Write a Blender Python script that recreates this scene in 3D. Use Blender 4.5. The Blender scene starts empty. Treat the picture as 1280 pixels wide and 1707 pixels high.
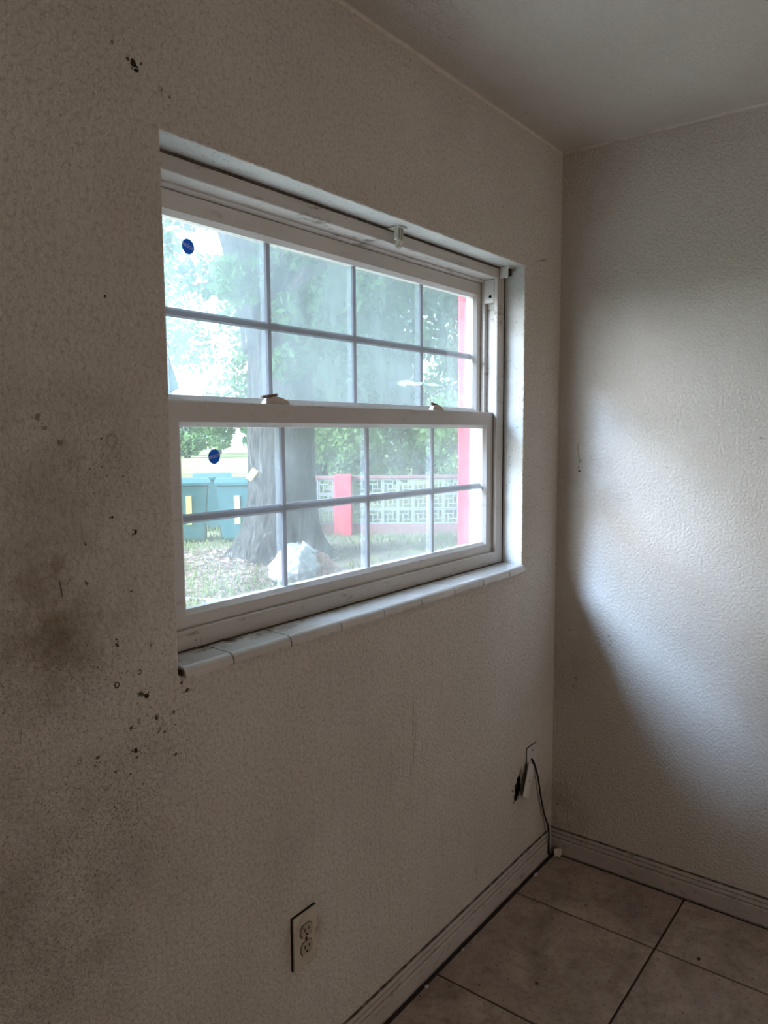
import bpy, bmesh, math, random
import numpy as np
from mathutils import Vector, Matrix, noise as mnoise

random.seed(7)
rng = np.random.default_rng(7)
scene = bpy.context.scene
COL = scene.collection

# ---------------------------------------------------------------- camera
CAM = Vector((-2.4371, -1.1174, 1.5140))
R = Vector((0.6098, -0.7925, -0.0061)).normalized()
F = Vector((0.7880, 0.6071, -0.1025)).normalized()
U = R.cross(F).normalized()
R = F.cross(U).normalized()
cam_data = bpy.data.cameras.new('camera')
cam_data.sensor_fit = 'HORIZONTAL'
cam_data.sensor_width = 36.0
cam_data.lens = 36.0 * 1255.0 / 1280.0
cam_data.clip_start = 0.02
cam_data.clip_end = 400
cam = bpy.data.objects.new('camera', cam_data)
COL.objects.link(cam)
cam.matrix_world = Matrix(((R.x, U.x, -F.x, CAM.x), (R.y, U.y, -F.y, CAM.y), (R.z, U.z, -F.z, CAM.z), (0, 0, 0, 1)))
scene.camera = cam

# ---------------------------------------------------------------- sky, sun, added fill lamps, exposure
SKY_STRENGTH = 2.2
SUN_STRENGTH = 11.0
SUN_ANGLE = 15.0
GLOW_STRENGTH = 12.0       # added second sun lamp brightening the right wall, standing in for low sky
GLOW_ANGLE = 46.0
GLOW_DIR = Vector((1.0, -0.52, -0.26))
SUN_DIR = Vector((1.0, -0.44, -0.55))      # the way the light travels
REAR_POWER = 11.3
world = bpy.data.worlds.new('overcast_sky')
scene.world = world
world.use_nodes = True
wn = world.node_tree
bg = wn.nodes['Background']
bg.inputs['Color'].default_value = (0.64, 0.82, 1.0, 1)
bg.inputs['Strength'].default_value = SKY_STRENGTH
sun_data = bpy.data.lights.new('hazy_sun', 'SUN')
sun_data.energy = SUN_STRENGTH
sun_data.angle = math.radians(SUN_ANGLE)
sun_data.color = (0.47, 0.67, 1.0)
sun = bpy.data.objects.new('hazy_sun', sun_data)
COL.objects.link(sun)
sun.rotation_euler = SUN_DIR.to_track_quat('-Z', 'Y').to_euler()
sun.location = (-8, 4, 6)
glow_data = bpy.data.lights.new('low_sky_fill', 'SUN')
glow_data.energy = GLOW_STRENGTH
glow_data.angle = math.radians(GLOW_ANGLE)
glow_data.color = (0.93, 0.95, 1.0)
glow = bpy.data.objects.new('low_sky_fill', glow_data)
COL.objects.link(glow)
glow.rotation_euler = GLOW_DIR.to_track_quat('-Z', 'Y').to_euler()
glow.location = (-8, 4, 4)
rear = bpy.data.lights.new('rear_fill', 'AREA')  # added fill lamp behind the camera, unseen
rear.shape = 'RECTANGLE'
rear.size = 1.8
rear.size_y = 2.0
rear.energy = REAR_POWER
rear.color = (1.0, 0.89, 0.80)
rear_o = bpy.data.objects.new('rear_fill', rear)
COL.objects.link(rear_o)
rear_o.location = (-1.5, -3.62, 1.03)
rear_o.rotation_euler = (math.radians(109), 0, 0)      # shines to +y, into the room
scene.view_settings.view_transform = 'Standard'
scene.view_settings.look = 'None'
scene.view_settings.exposure = 0.8
scene.view_settings.gamma = 1.0
scene.view_settings.use_curve_mapping = False
scene.cycles.use_denoising = True
scene.cycles.use_light_tree = False
scene.cycles.max_bounces = 7
scene.cycles.diffuse_bounces = 4
scene.cycles.glossy_bounces = 2
scene.cycles.transparent_max_bounces = 14
scene.cycles.adaptive_threshold = 0.05
scene.cycles.sample_clamp_indirect = 6.0

# ---------------------------------------------------------------- helpers
def tag(o, label=None, cat=None, group=None, kind=None):
    if label: o['label'] = label
    if cat: o['category'] = cat
    if group: o['group'] = group
    if kind: o['kind'] = kind
    return o

def obj(name, mesh_or_bm, mat, parent=None, smooth=False):
    if isinstance(mesh_or_bm, bmesh.types.BMesh):
        bm = mesh_or_bm
        bmesh.ops.recalc_face_normals(bm, faces=bm.faces)
        me = bpy.data.meshes.new(name)
        bm.to_mesh(me)
        bm.free()
    else:
        me = mesh_or_bm
    if mat is not None and not me.materials:
        me.materials.append(mat)
    if smooth:
        me.polygons.foreach_set('use_smooth', [True] * len(me.polygons))
    o = bpy.data.objects.new(name, me)
    COL.objects.link(o)
    if parent: o.parent = parent
    return o

def empty(name, loc=(0, 0, 0), rz=0, parent=None):
    o = bpy.data.objects.new(name, None)
    o.empty_display_size = 0.05
    COL.objects.link(o)
    o.location = loc
    o.rotation_euler = (0, 0, rz)
    if parent: o.parent = parent
    return o

def box(bm, x0, x1, y0, y1, z0, z1, bev=0.0):
    m = Matrix.Translation(((x0 + x1) / 2, (y0 + y1) / 2, (z0 + z1) / 2)) @ Matrix.Diagonal((abs(x1 - x0), abs(y1 - y0), abs(z1 - z0), 1))
    r = bmesh.ops.create_cube(bm, size=1.0, matrix=m)
    if bev > 0:
        es = list({e for v in r['verts'] for e in v.link_edges})
        bmesh.ops.bevel(bm, geom=es, offset=bev, segments=2, affect='EDGES', profile=0.5)
    return r

def bxm(*a, **k):
    bm = bmesh.new()
    box(bm, *a, **k)
    return bm

def prism(bm, pts, axis, a0, a1, n=1, jit=None):
    """extrude a closed 2D profile along axis ('x' -> pts are (y,z); 'y' -> pts are (x,z))"""
    rows = []
    for k in range(n + 1):
        t = a0 + (a1 - a0) * k / n
        row = []
        for i, (p, q) in enumerate(pts):
            if jit: p, q = jit(i, t, p, q)
            row.append(bm.verts.new((t, p, q) if axis == 'x' else (p, t, q)))
        rows.append(row)
    m = len(pts)
    for k in range(n):
        for i in range(m):
            bm.faces.new((rows[k][i], rows[k][(i + 1) % m], rows[k + 1][(i + 1) % m], rows[k + 1][i]))
    bm.faces.new(rows[0]); bm.faces.new(list(reversed(rows[-1])))

def ring(bm, loops):
    """closed rectangular frame; loops are (xl, xr, zb, zt, y)"""
    vs = []
    for (xl, xr, zb, zt, y) in loops:
        vs.append([bm.verts.new(c) for c in ((xl, y, zb), (xr, y, zb), (xr, y, zt), (xl, y, zt))])
    n = len(vs)
    for i in range(n):
        a, b = vs[i], vs[(i + 1) % n]
        for k in range(4):
            bm.faces.new((a[k], a[(k + 1) % 4], b[(k + 1) % 4], b[k]))

def tube(bm, pts, radii, seg=8, cap=True):
    pts = [Vector(p) for p in pts]
    if not hasattr(radii, '__len__'): radii = [radii] * len(pts)
    rows = []
    up = None
    for i, p in enumerate(pts):
        d = (pts[min(i + 1, len(pts) - 1)] - pts[max(i - 1, 0)]).normalized()
        if up is None:
            up = Vector((0, 0, 1)) if abs(d.z) < 0.9 else Vector((1, 0, 0))
        a = d.cross(up).normalized()
        b = a.cross(d).normalized()
        up = b
        rows.append([bm.verts.new(p + (a * math.cos(t) + b * math.sin(t)) * radii[i]) for t in [2 * math.pi * k / seg for k in range(seg)]])
    for i in range(len(rows) - 1):
        for k in range(seg):
            bm.faces.new((rows[i][k], rows[i][(k + 1) % seg], rows[i + 1][(k + 1) % seg], rows[i + 1][k]))
    if cap:
        bm.faces.new(rows[0]); bm.faces.new(rows[-1])

def disc(bm, c, r, n=24, axis='y', t=0.001, sx=1.0):
    """thin solid disc facing along axis y"""
    a = [bm.verts.new((c[0] + sx * r * math.cos(2 * math.pi * k / n), c[1], c[2] + r * math.sin(2 * math.pi * k / n))) for k in range(n)]
    b = [bm.verts.new((v.co.x, v.co.y + t, v.co.z)) for v in a]
    bm.faces.new(a); bm.faces.new(list(reversed(b)))
    for k in range(n):
        bm.faces.new((a[k], b[k], b[(k + 1) % n], a[(k + 1) % n]))

# ---------------------------------------------------------------- material helpers
class NT:
    def __init__(self, name):
        self.m = bpy.data.materials.new(name)
        self.m.use_nodes = True
        self.t = self.m.node_tree
        self.b = self.t.nodes['Principled BSDF']
        self.out = self.t.nodes['Material Output']
        self.pos = None
    def n(self, typ, ins=None, **props):
        nd = self.t.nodes.new(typ)
        for k, v in props.items(): setattr(nd, k, v)
        for k, v in (ins or {}).items(): self.set(nd, k, v)
        return nd
    def set(self, nd, k, v):
        s = nd.inputs[k]
        if isinstance(v, bpy.types.NodeSocket): self.t.links.new(v, s)
        elif isinstance(v, (int, float)) and s.type in ('RGBA',): s.default_value = (v, v, v, 1)
        elif s.type == 'RGBA' and len(v) == 3: s.default_value = (*v, 1)
        else: s.default_value = v
    def P(self):
        if self.pos is None:
            self.pos = self.n('ShaderNodeTexCoord').outputs['Object']
        return self.pos
    def math(self, op, a, b=0.0, clamp=False):
        return self.n('ShaderNodeMath', {0: a, 1: b}, operation=op, use_clamp=clamp).outputs[0]
    def noise(self, scale, detail=3.0, rough=0.55, vec=None, dist=0.0):
        return self.n('ShaderNodeTexNoise', {'Vector': vec if vec is not None else self.P(), 'Scale': scale, 'Detail': detail, 'Roughness': rough, 'Distortion': dist}).outputs['Fac']
    def stretch(self, s):
        return self.n('ShaderNodeVectorMath', {0: self.P(), 1: s}, operation='MULTIPLY').outputs[0]
    def rng(self, v, a, b, c=0.0, d=1.0):
        return self.n('ShaderNodeMapRange', {'Value': v, 'From Min': a, 'From Max': b, 'To Min': c, 'To Max': d}).outputs['Result']
    def mix(self, f, a, b):
        nd = self.n('ShaderNodeMix', data_type='RGBA')
        self.set(nd, 0, f); self.set(nd, 6, a); self.set(nd, 7, b)
        return nd.outputs[2]
    def dist(self, c, vec=None):
        return self.n('ShaderNodeVectorMath', {0: vec if vec is not None else self.P(), 1: c}, operation='DISTANCE').outputs['Value']
    def blob(self, c, r0, r1, scale=(1, 1, 1), warp=None):
        """1 inside r0, 0 outside r1 around c"""
        v = warp if warp is not None else self.P()
        if scale != (1, 1, 1):
            v = self.n('ShaderNodeVectorMath', {0: v, 1: scale}, operation='MULTIPLY').outputs[0]
            c = tuple(a * b for a, b in zip(c, scale))
        return self.rng(self.dist(c, v), r0, r1, 1.0, 0.0)
    def bump(self, h, strength, distance):
        return self.n('ShaderNodeBump', {'Height': h, 'Strength': strength, 'Distance': distance}).outputs['Normal']
    def fin(self, color=None, rough=0.6, normal=None, spec=None, metal=None):
        if color is not None: self.set(self.b, 'Base Color', color)
        self.set(self.b, 'Roughness', rough)
        if normal is not None: self.set(self.b, 'Normal', normal)
        if spec is not None: self.set(self.b, 'Specular IOR Level', spec)
        if metal is not None: self.set(self.b, 'Metallic', metal)
        return self.m

def plain(name, c, rough=0.6, var=0.12, scale=12.0, spec=0.3, dirt=None):
    t = NT(name)
    f = t.noise(scale, 4)
    c2 = tuple(x * (1 - var) for x in c); c1 = tuple(min(1, x * (1 + var)) for x in c)
    col = t.mix(t.rng(f, 0.3, 0.7), c2, c1)
    if dirt:
        col = t.mix(t.math('MULTIPLY', t.rng(t.noise(dirt[0], 5, 0.7), dirt[1], dirt[1] + 0.14), dirt[2]), col, dirt[3])
    return t.fin(col, rough, spec=spec)

def film(name, c, tl):
    t_ = NT(name); t_.t.nodes.remove(t_.b)
    d_ = t_.n('ShaderNodeBsdfDiffuse', {'Color': c}).outputs[0]; l_ = t_.n('ShaderNodeBsdfTranslucent', {'Color': c}).outputs[0]
    t_.t.links.new(t_.n('ShaderNodeMixShader', {0: tl, 1: d_, 2: l_}).outputs[0], t_.out.inputs['Surface']); return t_.m

# ---- painted, stained plaster
WALL_A = (0.545, 0.49, 0.43)
WALL_B = (0.61, 0.56, 0.50)
def plaster(name, grime=(), streak=False, bump_s=0.55, mould=(), pit_tone=.36):
    t = NT(name)
    P = t.P()
    base = t.mix(t.rng(t.noise(2.2, 4), 0.35, 0.65), WALL_A, WALL_B)
    fine = t.noise(105.0, 4, 0.62)
    base = t.mix(t.rng(fine, 0.34, 0.50, pit_tone, 0.0), base, (0.20, 0.17, 0.14))      # darker where the fine noise dips
    wob = t.n('ShaderNodeTexNoise', {'Vector': P, 'Scale': 60.0, 'Detail': 3.0}).outputs['Color']
    wv = t.n('ShaderNodeVectorMath', {0: wob, 1: (0.5, 0.5, 0.5)}, operation='SUBTRACT').outputs[0]
    def warped(a):
        s = t.n('ShaderNodeVectorMath', {0: wv, 'Scale': a}, operation='SCALE').outputs[0]
        return t.n('ShaderNodeVectorMath', {0: P, 1: s}, operation='ADD').outputs[0]
    W10 = warped(0.10) if (grime or mould) else None
    gn = t.rng(t.noise(9.0, 5, 0.65), 0.32, 0.62) if grime else None
    for (c, r, s, colr) in grime:        # broad brownish smears
        m = t.blob(c, r * 0.15, r, warp=W10)
        m = t.math('MULTIPLY', m, t.math('MULTIPLY', gn, s))
        base = t.mix(m, base, colr)
    if mould:                            # speckled mould fields
        fld = None
        for (c, r, s) in mould:
            m = t.math('MULTIPLY', t.blob(c, r * 0.2, r, warp=W10), s * .62)
            fld = m if fld is None else t.math('MAXIMUM', fld, m)
        sp = t.rng(t.noise(230.0, 2, 0.6), 0.52, 0.68)
        base = t.mix(t.math('MULTIPLY', fld, sp), base, (0.10, 0.078, 0.052))
    if streak:
        st = t.noise(1.0, 4, 0.6, vec=t.stretch((60.0, 1.0, 7.0)))
        m = t.math('MULTIPLY', t.rng(st, 0.53, 0.70), t.blob((-0.95, 0, 0.55), 0.10, 0.85, scale=(1, 0, 0.8)))
        base = t.mix(t.math('MULTIPLY', m, 0.20), base, (0.20, 0.175, 0.155))
    peel = t.noise(115.0, 2, 0.5, dist=0.3)
    h = t.math('ADD', t.rng(peel, 0.35, 0.65), t.math('MULTIPLY', fine, 0.9))
    return t.fin(base, 0.72, t.bump(h, bump_s, 0.0045), spec=0.25)

front_spots = [((-1.653, 0, 2.122), .012, .95), ((-1.648, 0, 2.112), .008, .8), ((-1.691, 0, 2.14), .005, .45), ((-1.598, 0, 2.099), .007, .5), ((-1.583, 0, 2.092), .006, .4),
    ((-1.723, 0, 1.739), .004, .8), ((-1.846, 0, 1.544), .010, .45), ((-1.835, 0, 1.527), .007, .4), ((-1.812, 0, 1.504), .009, .5),
    ((-1.74, 0, 1.51), .003, .8), ((-1.727, 0, 1.380), .0045, .9), ((-1.684, 0, 1.350), .007, .95), ((-1.777, 0, 1.340), .004, .8), ((-1.779, 0, 1.277), .004, .75), ((-1.697, 0, 1.250), .004, .6),
    ((-1.729, 0, 1.163), .008, .75), ((-1.662, 0, 1.147), .007, .4), ((-1.675, 0, 1.059), .009, .8), ((-1.687, 0, 1.066), .007, .75), ((-1.619, 0, 1.013), .007, .6), ((-1.640, 0, .982), .005, .7),
    ((-1.708, 0, 1.011), .006, .75), ((-1.701, 0, .968), .009, .9), ((-1.700, 0, .955), .005, .6), ((-1.773, 0, .981), .007, .55), ((-1.779, 0, .968), .006, .5), ((-1.618, 0, .932), .006, .65), ((-1.588, 0, 1.045), .008, .75),
    ((-1.742, 0, .944), .005, .6), ((-1.657, 0, 1.013), .007, .6), ((-1.65, 0, .99), .006, .4), ((-1.60, 0, 1.062), .006, .6),
    ((-.60, 0, .605), .006, .5), ((-.72, 0, .46), .005, .4), ((-1.05, 0, .50), .004, .4), ((-.535, 0, .152), .005, .5), ((-.278, 0, .335), .026, .95), ((-.262, 0, .368), .018, .85), ((-.283, 0, .312), .018, .92)]  # last three spots lie in the dark patch beside the cable plate
front_rings = [((-1.687, 0, 1.105), .004, .75), ((-1.732, 0, 1.094), .005, .85), ((-1.806, 0, .985), .004, .45), ((-1.722, 0, 1.506), .011, .22), ((-1.655, 0, 1.015), .004, .45), ((-1.922, 0, 1.19), .006, .35)]
front_bars = [((-.147, 0, 2.068), (.967, 0, .253), .055, .0022, .6), ((-.200, 0, 2.109), (.1, 0, .995), .011, .0022, .6), ((-.866, 0, .76), (.06, 0, .998), .055, .0028, .38), ((-.876, 0, .625), (.05, 0, .998), .03, .0035, .45),
    ((-1.823, 0, 1.275), (-.1, 0, .995), .016, .0022, .7), ((-1.808, 0, 1.286), (.5, 0, .866), .009, .0018, .5), ((-.86, 0, .69), (.03, 0, .999), .10, .0022, .22), ((-.535, 0, .18), (.03, 0, .999), .02, .003, .4), ((-.66, 0, .585), (.0, 0, 1), .016, .003, .3), ((-.268, 0, .340), (.30, 0, .954), .044, .040, .9), ((-.256, 0, .350), (.30, 0, .954), .060, .034, .5)]  # last two bars: dark patch on the wall beside the cable plate
BR = (0.185, 0.135, 0.085); BR2 = (0.24, 0.195, 0.15)
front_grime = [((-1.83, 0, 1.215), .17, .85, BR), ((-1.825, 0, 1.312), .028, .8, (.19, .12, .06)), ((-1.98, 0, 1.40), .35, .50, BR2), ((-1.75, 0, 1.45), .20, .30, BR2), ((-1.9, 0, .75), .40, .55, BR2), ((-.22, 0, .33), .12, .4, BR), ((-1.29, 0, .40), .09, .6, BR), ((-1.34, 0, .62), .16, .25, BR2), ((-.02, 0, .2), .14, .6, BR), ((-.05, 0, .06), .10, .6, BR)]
front_mould = [((-1.86, 0, 1.10), .24, .9), ((-1.80, 0, .85), .30, .9), ((-1.95, 0, .62), .35, .9), ((-1.68, 0, .95), .16, .7), ((-1.78, 0, 1.50), .12, .6), ((-1.6, 0, .35), .30, .5)]
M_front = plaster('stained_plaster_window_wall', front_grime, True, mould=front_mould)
right_spots = [((0, -.083, 1.42), .007, .4), ((0, -.081, 1.385), .008, .6), ((0, -.078, 1.40), .005, .5), ((0, -.0834, .662), .008, .5), ((0, -.058, .83), .005, .6), ((0, -.198, .831), .005, .55), ((0, -.205, .815), .005, .5), ((0, -.2, .80), .005, .45),
    ((0, -.3725, 1.403), .006, .35), ((0, -.618, .871), .004, .45), ((0, -.639, 1.497), .007, .35), ((0, -.075, .63), .010, .35), ((0, -.02, .18), .006, .6), ((0, -.035, .16), .004, .5), ((0, -.64, .62), .003, .6)]
right_bars = [((0, -.078, 1.44), (0, .05, .998), .05, .006, .18)]
M_right = plaster('stained_plaster_right_wall', [((0, -.10, 1.40), .12, .30, BR2), ((0, -.19, 1.30), .07, .35, BR2), ((0, -.03, .16), .14, .6, BR), ((0, -.06, .75), .2, .3, BR2)], False, bump_s=0.42, pit_tone=.12)
ceil_bars = [((-.368, -.05, 2.44), (.9, -.43, 0), .012, .0016, .6), ((-.84, -.104, 2.44), (.99, -.10, 0), .03, .0009, .4), ((-1.0, -.115, 2.44), (.99, -.06, 0), .09, .0007, .3)]
M_ceil = plaster('painted_ceiling', (), False, bump_s=0.25, pit_tone=.10)
M_wall = plain('tan_wall_paint', (.34, .25, .175), .7, .06, 3)
t = NT('reveal_tone')  # reveal faces: a greyer tone than the wall faces
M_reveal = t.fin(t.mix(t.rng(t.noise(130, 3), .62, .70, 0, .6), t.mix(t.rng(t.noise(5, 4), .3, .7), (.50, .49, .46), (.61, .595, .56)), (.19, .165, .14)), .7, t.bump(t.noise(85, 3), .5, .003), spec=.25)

def vinyl_mat(name, c, d=0.5):
    t = NT(name)
    col = t.mix(t.rng(t.noise(3.5, 4), .3, .7), tuple(x * .92 for x in c), c)
    m = t.rng(t.noise(14.0, 6, .72, vec=t.stretch((0.6, 1, 2.2))), .58, .70)
    col = t.mix(t.math('MULTIPLY', m, d), col, (.13, .095, .065))
    m2 = t.rng(t.noise(170.0, 2, .5), .70, .74)
    col = t.mix(t.math('MULTIPLY', m2, d), col, (.07, .05, .035))
    return t.fin(col, .45, spec=.4)
M_vinyl = vinyl_mat('dirty_white_vinyl', (.60, .565, .53), .35)
M_vinyl_low = vinyl_mat('dirty_white_vinyl_sill', (.52, .475, .43), .9)
M_bar = plain('grey_white_grille_bar', (.36, .37, .41), .4, .05)
M_grime_shade = plain('black_grime_and_gap_shade', (.035, .026, .02), .9, .4, 60)
M_seal = plain('brown_grimy_sealant', (.085, .062, .045), .9, .5, 35)
M_sealant = plain('ceiling_seam_paint', (.58, .52, .45), .7, .12, 30)
M_hole = plain('black_void', (.008, .007, .006), .9, .2)

def pane_mat(name, base, amp, seed, fog=0.0, fog_rough=0.55):
    t = NT(name)
    t.t.nodes.remove(t.b)
    if amp > 0:
        v = t.n('ShaderNodeVectorMath', {0: t.P(), 1: (seed, seed * .7, seed * 1.3)}, operation='ADD').outputs[0]
        s_ = t.n('ShaderNodeVectorMath', {0: v, 1: (6.5, 1.0, 2.8)}, operation='MULTIPLY').outputs[0]
        f2 = t.rng(t.noise(1.0, 4, .66, vec=s_), .33, .70)
        f = t.math('ADD', t.math('MULTIPLY', f2, amp), base)
    else:
        f2 = 0.5; f = base
    tr = t.n('ShaderNodeBsdfTransparent', {'Color': (.97, .99, 1.0)}).outputs[0]
    tl = t.n('ShaderNodeBsdfTranslucent', {'Color': (.76, .89, .97)}).outputs[0]
    mx = t.n('ShaderNodeMixShader', {0: f, 1: tr, 2: tl}).outputs[0]
    if fog > 0:
        rf = t.n('ShaderNodeBsdfRefraction', {'Color': (.93, .97, 1.0), 'Roughness': fog_rough, 'IOR': 1.35}).outputs[0]
        ff = t.math('MULTIPLY', t.math('ADD', t.math('MULTIPLY', f2, .7), .65), fog)
        mx = t.n('ShaderNodeMixShader', {0: ff, 1: mx, 2: rf}).outputs[0]
    gl = t.n('ShaderNodeBsdfGlossy', {'Color': (1, 1, 1), 'Roughness': .04}).outputs[0]
    fr = t.math('MULTIPLY', t.n('ShaderNodeFresnel', {'IOR': 1.45}).outputs[0], .25)
    mx = t.n('ShaderNodeMixShader', {0: fr, 1: mx, 2: gl}).outputs[0]
    t.t.links.new(mx, t.out.inputs['Surface'])
    return t.m
M_pane_up = pane_mat('fogged_glass_upper', .032, .036, 0.0, .20, .55)
M_pane_lo = pane_mat('fogged_glass_lower', .015, .026, 3.1, .08, .5)
M_pane_in = pane_mat('dusty_inner_glass', .004, 0.0, 7.7)

# ---------------------------------------------------------------- ROOM
H = 2.44
XL, YB = -4.6, -3.5
OX0, OX1, OZ0, OZ1 = -1.6045, -0.2573, 1.077, 2.033
TH = 0.190
def wall_front():
    bm = bmesh.new()
    xs0, xs1 = XL - .2, 0.35
    def rect(x0, x1, z0, z1, y):
        return [bm.verts.new(c) for c in ((x0, y, z0), (x1, y, z0), (x1, y, z1), (x0, y, z1))]
    of, ib = rect(xs0, xs1, -.02, H + .02, 0), rect(OX0, OX1, OZ0, OZ1, 0)
    ob, bb = rect(xs0, xs1, -.02, H + .02, TH), rect(OX0, OX1, OZ0, OZ1, TH)
    for k in range(4):
        j = (k + 1) % 4
        bm.faces.new((of[k], of[j], ib[j], ib[k]))
        bm.faces.new((ob[k], ob[j], bb[j], bb[k]))
        bm.faces.new((ib[k], ib[j], bb[j], bb[k]))
        bm.faces.new((of[k], of[j], ob[j], ob[k]))
    for f in bm.faces:
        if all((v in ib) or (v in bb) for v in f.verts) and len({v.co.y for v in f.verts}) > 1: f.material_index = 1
    es = [e for e in bm.edges if all(v in ib for v in e.verts)]
    bmesh.ops.bevel(bm, geom=es, offset=.004, segments=2, affect='EDGES', profile=.5)
    return bm
wf = obj('wall_front', wall_front(), M_front)
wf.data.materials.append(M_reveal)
tag(wf, 'stained off-white textured plaster wall around the window', 'wall', kind='structure')
bm = bmesh.new(); box(bm, 0, .15, YB - .15, 0, -.02, H + .02)
wr_ = tag(obj('wall_right', bm, M_right), 'off-white textured plaster wall with a pale patch of daylight', 'wall', kind='structure')
bm = bmesh.new(); box(bm, XL - .15, XL, YB - .15, 0, -.02, H + .02)
tag(obj('wall_left', bm, M_wall), 'plain plaster side wall behind the viewer', 'wall', kind='structure')
bm = bmesh.new()
box(bm, XL, -2.45, YB - .12, YB, -.02, H + .02); box(bm, -.55, 0, YB - .12, YB, -.02, H + .02); box(bm, -2.45, -.55, YB - .12, YB, 2.08, H + .02)  # opening put in for the rear fill lamp
tag(obj('wall_back', bm, M_wall), 'plaster wall with an added wide opening for the fill lamp, behind the viewer', 'wall', kind='structure')
bm = bmesh.new()
box(bm, -2.8, -2.7, -5.0, YB - .125, -.02, H); box(bm, -.3, -.2, -5.0, YB - .125, -.02, H); box(bm, -2.8, -.2, -5.1, -5.0, -.02, H); box(bm, -2.8, -.2, -5.1, YB - .125, H, H + .1); box(bm, -2.8, -.2, -5.1, YB - .125, -.12, -.02)  # unseen shell added to keep sky light out of the rear opening
tag(obj('wall_sky_block', bm, M_wall), 'added walls closing off the rear opening from the sky', 'wall', kind='structure')
bm = bmesh.new(); box(bm, XL - .2, .2, YB - .2, TH, H, H + .15)
cl_ = tag(obj('ceiling', bm, M_ceil), 'grubby off-white painted ceiling', 'ceiling', kind='structure')

# dark flecks, ring marks, scratches, cracks and a dark patch: thin faces just proud of the plaster
M_marks = [plain('stain_and_mark_%s' % n_, c_, .9, .25, 90) for n_, c_ in (('faint', (.36, .315, .265)), ('soft', (.255, .215, .175)), ('dark', (.11, .085, .066)), ('black', (.03, .022, .016)))]
def marks(parent, origin_axis, spots, rings, bars, specks=()):
    b_ = bmesh.new()
    eps = .0005
    def put(c, u, v):
        if origin_axis == 'y': return (c[0] + u, -eps, c[2] + v)
        if origin_axis == 'x': return (-eps, c[1] + u, c[2] + v)
        return (c[0] + u, c[1] + v, H - eps)
    lev = lambda q: 0 if q < .38 else 1 if q < .55 else 2 if q < .78 else 3
    rs_ = random.Random(11)
    def poly(c, r, q, n=11, el=1.0):
        ph = rs_.uniform(0, 6.28); tilt = rs_.uniform(0, 3.14)
        vs = []
        for k in range(n):
            a = 2 * math.pi * k / n
            rr = r * (.72 + .42 * rs_.random())
            u, v = rr * math.cos(a) * el, rr * math.sin(a)
            vs.append(b_.verts.new(put(c, u * math.cos(tilt) - v * math.sin(tilt), u * math.sin(tilt) + v * math.cos(tilt))))
        f = b_.faces.new(vs); f.material_index = lev(q)
    for c, r, q in spots:
        poly(c, r * .62, q, 12, rs_.uniform(.6, 1.0))
        for k in range(3):
            a = rs_.uniform(0, 6.28); d_ = r * rs_.uniform(.6, 1.3)
            cc = (c[0] + (d_ * math.cos(a) if origin_axis != 'x' else 0), c[1] + (d_ * math.cos(a) if origin_axis == 'x' else 0), c[2] + d_ * math.sin(a)) if origin_axis != 'z' else c
            poly(cc, r * rs_.uniform(.12, .3), q * .75, 7)
    for c, r, q in rings:
        n = 18; vi, vo = [], []
        for k in range(n):
            a = 2 * math.pi * k / n
            w = r * (.16 + .22 * rs_.random())
            vi.append(b_.verts.new(put(c, (r - w) * math.cos(a) * .85, (r - w) * math.sin(a)))); vo.append(b_.verts.new(put(c, (r + w * .6) * math.cos(a) * .85, (r + w * .6) * math.sin(a))))
        for k in range(n):
            f = b_.faces.new((vi[k], vi[(k + 1) % n], vo[(k + 1) % n], vo[k])); f.material_index = lev(q)
    for c, ax, hl, hw, q in bars:
        A_ = (ax[0], ax[2]) if origin_axis == 'y' else (ax[1], ax[2]) if origin_axis == 'x' else (ax[0], ax[1])
        n = 12; pts_ = []
        for k in range(n + 1):
            t_ = -hl + 2 * hl * k / n
            wv = .06 * hl * mnoise.noise((k * .45, c[0] * 31, c[2] * 17)) * 2
            wd = hw * .45 * (1 - abs(2 * k / n - 1) ** 2) * (.6 + .8 * rs_.random()) + .0001
            pts_.append([(t_ * A_[0] - (wv + sg * wd) * A_[1], t_ * A_[1] + (wv + sg * wd) * A_[0]) for sg in (-1, 1)])
        vv = [[b_.verts.new(put(c, *p)) for p in pr] for pr in pts_]
        for k in range(n):
            f = b_.faces.new((vv[k][0], vv[k + 1][0], vv[k + 1][1], vv[k][1])); f.material_index = lev(q)
    for (x, z, sx_, sz_, num, r0, r1, q0, q1) in specks:
        for k in range(num):
            poly((x + rs_.gauss(0, sx_), 0, z + rs_.gauss(0, sz_)), rs_.uniform(r0, r1) * .8, rs_.uniform(q0, q1) - .06, 6, rs_.uniform(.5, 1.0))
    me = bpy.data.meshes.new('stains_and_marks'); b_.to_mesh(me); b_.free()
    for m_ in M_marks: me.materials.append(m_)
    o_ = bpy.data.objects.new('stains_and_marks', me); COL.objects.link(o_); o_.parent = parent; o_['kind'] = 'stuff'
front_specks = [(-1.80, .86, .07, .06, 240, .0012, .0030, .30, .60), (-1.88, .70, .06, .07, 260, .0012, .0032, .25, .55), (-1.67, .97, .05, .07, 110, .0012, .0028, .35, .65), (-1.70, .84, .06, .05, 110, .001, .0026, .28, .5),
    (-1.75, 1.47, .03, .03, 45, .0012, .003, .25, .5), (-1.71, 1.46, .012, .03, 40, .0012, .003, .3, .5), (-1.86, 1.13, .08, .03, 130, .0012, .003, .25, .5), (-1.70, 1.10, .05, .03, 60, .001, .0025, .3, .5), (-1.55, .75, .12, .2, 80, .001, .002, .25, .45), (-1.2, .55, .3, .2, 60, .001, .002, .25, .45), (-1.65, 1.4, .06, .2, 40, .001, .0022, .25, .45), (-1.8, 2.0, .1, .2, 40, .001, .0025, .25, .45)]
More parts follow.
